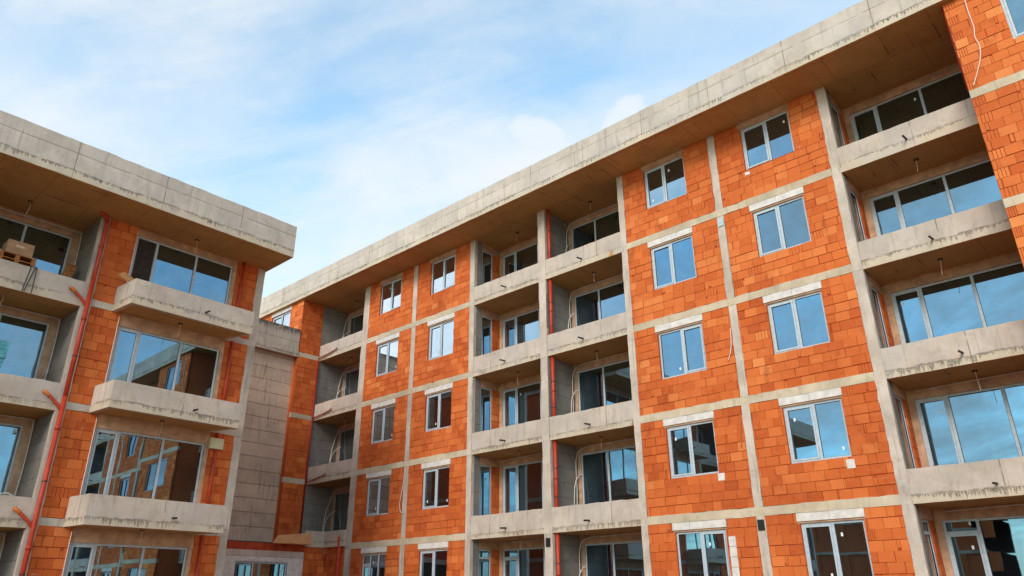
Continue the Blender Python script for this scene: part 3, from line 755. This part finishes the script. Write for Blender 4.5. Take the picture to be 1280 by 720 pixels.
t = thing('cardboard_box', 'brown cardboard carton with a pale label on the wooden pallet in the top left loggia', 'box')
MB().box(-19.6, -19.08, -15.36, -14.72, zb + .001, zb + .38).build('carton', M['cardboard'], t)
MB().box(-19.08, -19.076, -15.16, -14.95, zb + .2, zb + .27).build('label', M['tape'], t)
t = thing('wrapped_bundle', 'teal film wrapped bundle standing on a small wooden base in the left loggia', 'bundle')
mb = MB()
for i in range(6):
    e = random.uniform(-.02, .02); mb.box(-19.5 + e, -18.95 + e, -15.55, -14.72 + e, 3.62 + i * .115, 3.62 + i * .115 + .108)
mb.build('wrapping', M['teal'], t)
MB().box(-19.48, -18.96, -15.5, -14.78, 3.0, 3.618).build('base', M['pallet'], t)
o = MB()
for j, (y, dy) in enumerate(((-14.72, -.06), (-14.62, -.12), (-14.58, .02))):
    o.tube(smooth([(XL - .2, y + .02, 6.3), (XL - .06, y, 6.475), (XL + .02, y, 6.44), (XL + .03, y + dy * .5, 6.1), (XL + .03, y + dy, 5.72)], 4), .013, 6)
tag(o.build('rope', M['rope'], None), 'thin dark ropes hanging over the top left loggia parapet', 'rope')
o = MB()
o.tube(smooth([(2.07, Y1 - .03, 11.93), (2.06, Y1 - .05, 11.4), (2.07, Y1 - .04, 10.9), (2.03, Y1 - .05, 10.6), (2.06, Y1 - .04, 10.3), (2.0, Y1 - .05, 9.95), (1.85, Y1 - .04, 9.6), (1.7, Y1 - .03, 9.3)], 5), .012, 6)
tag(o.build('hanging_cable', M['cable'], None, smooth=True), 'pale cable hanging loose down the orange block wall at the upper right', 'cable')
o = MB().poly([(-18.2, -12.72, 6.70), (-18.2, -12.34, 6.58), (-18.45, -12.16, 6.76), (-18.45, -12.50, 6.92)], (-.03, 0, -.045))
tag(o.build('wooden_board', M['wood'], None), 'brown offcut of board perched on the corner of the upper left box balcony', 'board')
for j, y in enumerate((-13.62, -13.75)):
    o = MB().poly([(XL - .35, y - .25, 6.02), (XL - .35, y - .12, 6.02), (XL - .9, y + .22, 7.2), (XL - .9, y + .08, 7.2)], (.03, 0, .01))
    tag(o.build('plank', M['pallet'], None), ('plank leaning in the top left loggia, closer to the red pipe', 'plank leaning in the top left loggia, farther from the red pipe')[j], 'plank')
o = MB().poly([(-24.95, -2.86, .18), (-24.95, -1.05, .21), (-25.3, -.92, .68), (-25.3, -2.45, .52)], (-.02, 0, -.015))
tag(o.build('plywood_sheet', M['wood'], None), 'tilted orange plywood sheet lying on the low corner roof under the stained concrete wall', 'plywood')

# ================================================================== ACROSS THE SITE (mirrored in the lower windows)
for (x0, x1, y0, top, lab) in ((-64, -13, -62, 6.2, 'low orange block building across the site, mirrored in the ground floor windows'), (-10, 40, -66, 2.3, 'single storey grey roofed block building across the site behind the camera')):
    t = thing('low_building', lab, 'building')
    z = -3.64; Fo = ('Y', y0)
    while z < top - .5:
        zt = min(z + 2.75, top - .25); x = x0
        wl = MB()
        while x < x1:
            xe = min(x + 3.4, x1)
            wl.box(x, x + .9, y0 - 8, y0, z, zt); wl.box(x + .9, xe - .8, y0 - 8, y0, z, z + 1.0); wl.box(xe - .8, xe, y0 - 8, y0, z, zt); wl.box(x + .9, xe - .8, y0 - 8, y0 - .2, z + 1.0, zt)
            x = xe
        wl.build('wall', M['brick'], t)
        MB().box(x0 - .05, x1 + .05, y0 - 8.05, y0 + .05, zt, zt + .25).build('ring_beam', M['beam'], t)
        z = zt + .25
    MB().box(x0 - .5, x1 + .5, y0 - 8.5, y0 + .5, z, z + .5).build('roof', M['fascia'], t)

# ================================================================== GROUND
g = bpy.data.meshes.new('ground'); bm = bmesh.new()
bmesh.ops.create_grid(bm, x_segments=2, y_segments=2, size=600); bm.to_mesh(g); bm.free()
g.uv_layers.new(name='UVMap')
for p in g.polygons:
    for li in p.loop_indices: c = g.vertices[g.loops[li].vertex_index].co; g.uv_layers[0].data[li].uv = (c.x, c.y)
go = bpy.data.objects.new('ground', g); COL.objects.link(go); g.materials.append(M['dirt']); go['kind'] = 'structure'

# ================================================================== CAMERA
yaw, pitch, roll, f = -.7383, .4057, -.0057, 912.07
fw = Vector((math.sin(yaw) * math.cos(pitch), math.cos(yaw) * math.cos(pitch), math.sin(pitch)))
rt = Vector((math.cos(yaw), -math.sin(yaw), 0)); up = rt.cross(fw)
r2 = rt * math.cos(roll) + up * math.sin(roll); u2 = -rt * math.sin(roll) + up * math.cos(roll)
cam = bpy.data.cameras.new('camera'); cam.sensor_width = 36; cam.lens = f / 1280 * 36; cam.clip_end = 2000
co = bpy.data.objects.new('camera', cam); COL.objects.link(co)
mat = Matrix((r2, u2, -fw)).transposed().to_4x4(); mat.translation = Vector((3.0521, -19.2516, -2.036 + H)); co.matrix_world = mat
S.camera = co

# ================================================================== LIGHT
SUN_EL, SUN_AZ = 30., 162.       # azimuth clockwise from +Y
el, az = math.radians(SUN_EL), math.radians(SUN_AZ)
sd = Vector((math.sin(az) * math.cos(el), math.cos(az) * math.cos(el), math.sin(el)))
sun = bpy.data.lights.new('sun', 'SUN'); sun.energy = 1.9; sun.angle = math.radians(22); sun.color = (1, .93, .84)
so = bpy.data.objects.new('sun', sun); COL.objects.link(so)
so.rotation_euler = (-sd).to_track_quat('-Z', 'Y').to_euler()
W = bpy.data.worlds.new('World'); S.world = W; W.use_nodes = True
t = W.node_tree; t.nodes.clear()
n = NT.__new__(NT); n.t = t
out = t.nodes.new('ShaderNodeOutputWorld'); bg = t.nodes.new('ShaderNodeBackground'); bg.inputs[1].default_value = .115
sky = t.nodes.new('ShaderNodeTexSky'); sky.sky_type = 'NISHITA'; sky.sun_disc = False; sky.sun_elevation = el; sky.sun_rotation = az
sky.air_density = 1.0; sky.dust_density = .6; sky.ozone_density = 2.0
tc = t.nodes.new('ShaderNodeTexCoord').outputs['Generated']
s = n.sep(tc)
zc = n.math('MAXIMUM', s[2], .06)
den = n.math('ADD', zc, .18)
pl = n.comb(n.math('DIVIDE', s[0], den), n.math('DIVIDE', s[1], den), 0.)
rot = n.node('ShaderNodeVectorRotate', rotation_type='Z_AXIS'); n.set(rot.inputs['Vector'], pl); rot.inputs['Angle'].default_value = math.radians(-28)
streak = n.noise(n.mapping(rot.outputs[0], (.9, 3.2, 1), (5.1, 2.7, 0)), 1.5, 9, .6, .7)
wisp = n.noise(n.mapping(pl, (1.0, 1.5, 1), (3.1, 1.7, 0)), .95, 8, .55, .5)
wisp = n.math('ADD', n.math('MULTIPLY', wisp, .62), n.math('MULTIPLY', streak, .38))
puffn = n.noise(n.mapping(pl, (1, 1, 1), (2.3, 5.2, 0)), 7.0, 8, .58, .2)
fine = n.noise(n.mapping(pl, (1, 1, 1), (7.3, 2.2, 0)), 3.2, 9, .6, .3)
BANKS = [((-.80, .17, .56), 22, 6, .60), ((-.88, .10, .42), 15, 3, .58), ((-.20, .72, .66), 22, 6, .60),
         ((-.72, -.60, .36), 18, 6, .85), ((-.40, -.72, .57), 9, 3, .95), ((-.25, -.90, .33), 8, 2, .45)]
PUFFS = [((-.545, .645, .535), 6.0, 1.0), ((-.425, .695, .578), 3.4, .4)]
def toward(d, outer, inner):
    """soft patch of sky in a compass direction"""
    v = Vector(d).normalized(); q = t.nodes.new('ShaderNodeVectorMath'); q.operation = 'DOT_PRODUCT'
    t.links.new(tc, q.inputs[0]); q.inputs[1].default_value = v
    return n.ramp(q.outputs['Value'], math.cos(math.radians(outer)), math.cos(math.radians(inner)))
cl = n.ramp(n.math('ADD', wisp, n.math('MULTIPLY', fine, .3)), .48, .80)
for d, o_, i_, wgt in BANKS:
    f_ = toward(d, o_, i_)
    cl = n.math('MAXIMUM', cl, n.ramp(n.math('ADD', n.math('MULTIPLY', f_, wgt), n.math('ADD', n.math('MULTIPLY', wisp, .35), n.math('MULTIPLY', fine, .45))), .70, 1.30))
for d, o_, i_ in PUFFS:
    f_ = toward(d, o_, i_)
    cl = n.math('MAXIMUM', cl, n.math('MULTIPLY', n.ramp(n.math('ADD', n.math('MULTIPLY', f_, .50), n.math('MULTIPLY', puffn, 1.0)), .66, .92), .9))
hz = n.ramp(s[2], .0, .3, .45, 0)
cl = n.math('ADD', n.math('MULTIPLY', n.math('MAXIMUM', cl, hz), .80), .20)
skc = n.mix(1.0, sky.outputs[0], (2.1, 2.95, 2.7), 'MULTIPLY')
sunny = n.math('ADD', 1., n.math('MULTIPLY', n.math('MAXIMUM', toward((-.72, -.60, .36), 20, 6), toward((-.40, -.72, .57), 10, 4)), .8))
vm = t.nodes.new('ShaderNodeVectorMath'); vm.operation = 'SCALE'; vm.inputs[0].default_value = (6.75, 6.95, 7.05); t.links.new(sunny, vm.inputs['Scale'])
col = n.mix(n.math('MULTIPLY', cl, .9), skc, vm.outputs[0])
t.links.new(col, bg.inputs[0]); t.links.new(bg.outputs[0], out.inputs[0])
S.view_settings.view_transform = 'Standard'; S.view_settings.look = 'None'; S.view_settings.exposure = .28; S.view_settings.gamma = 1
S.view_settings.use_curve_mapping = False
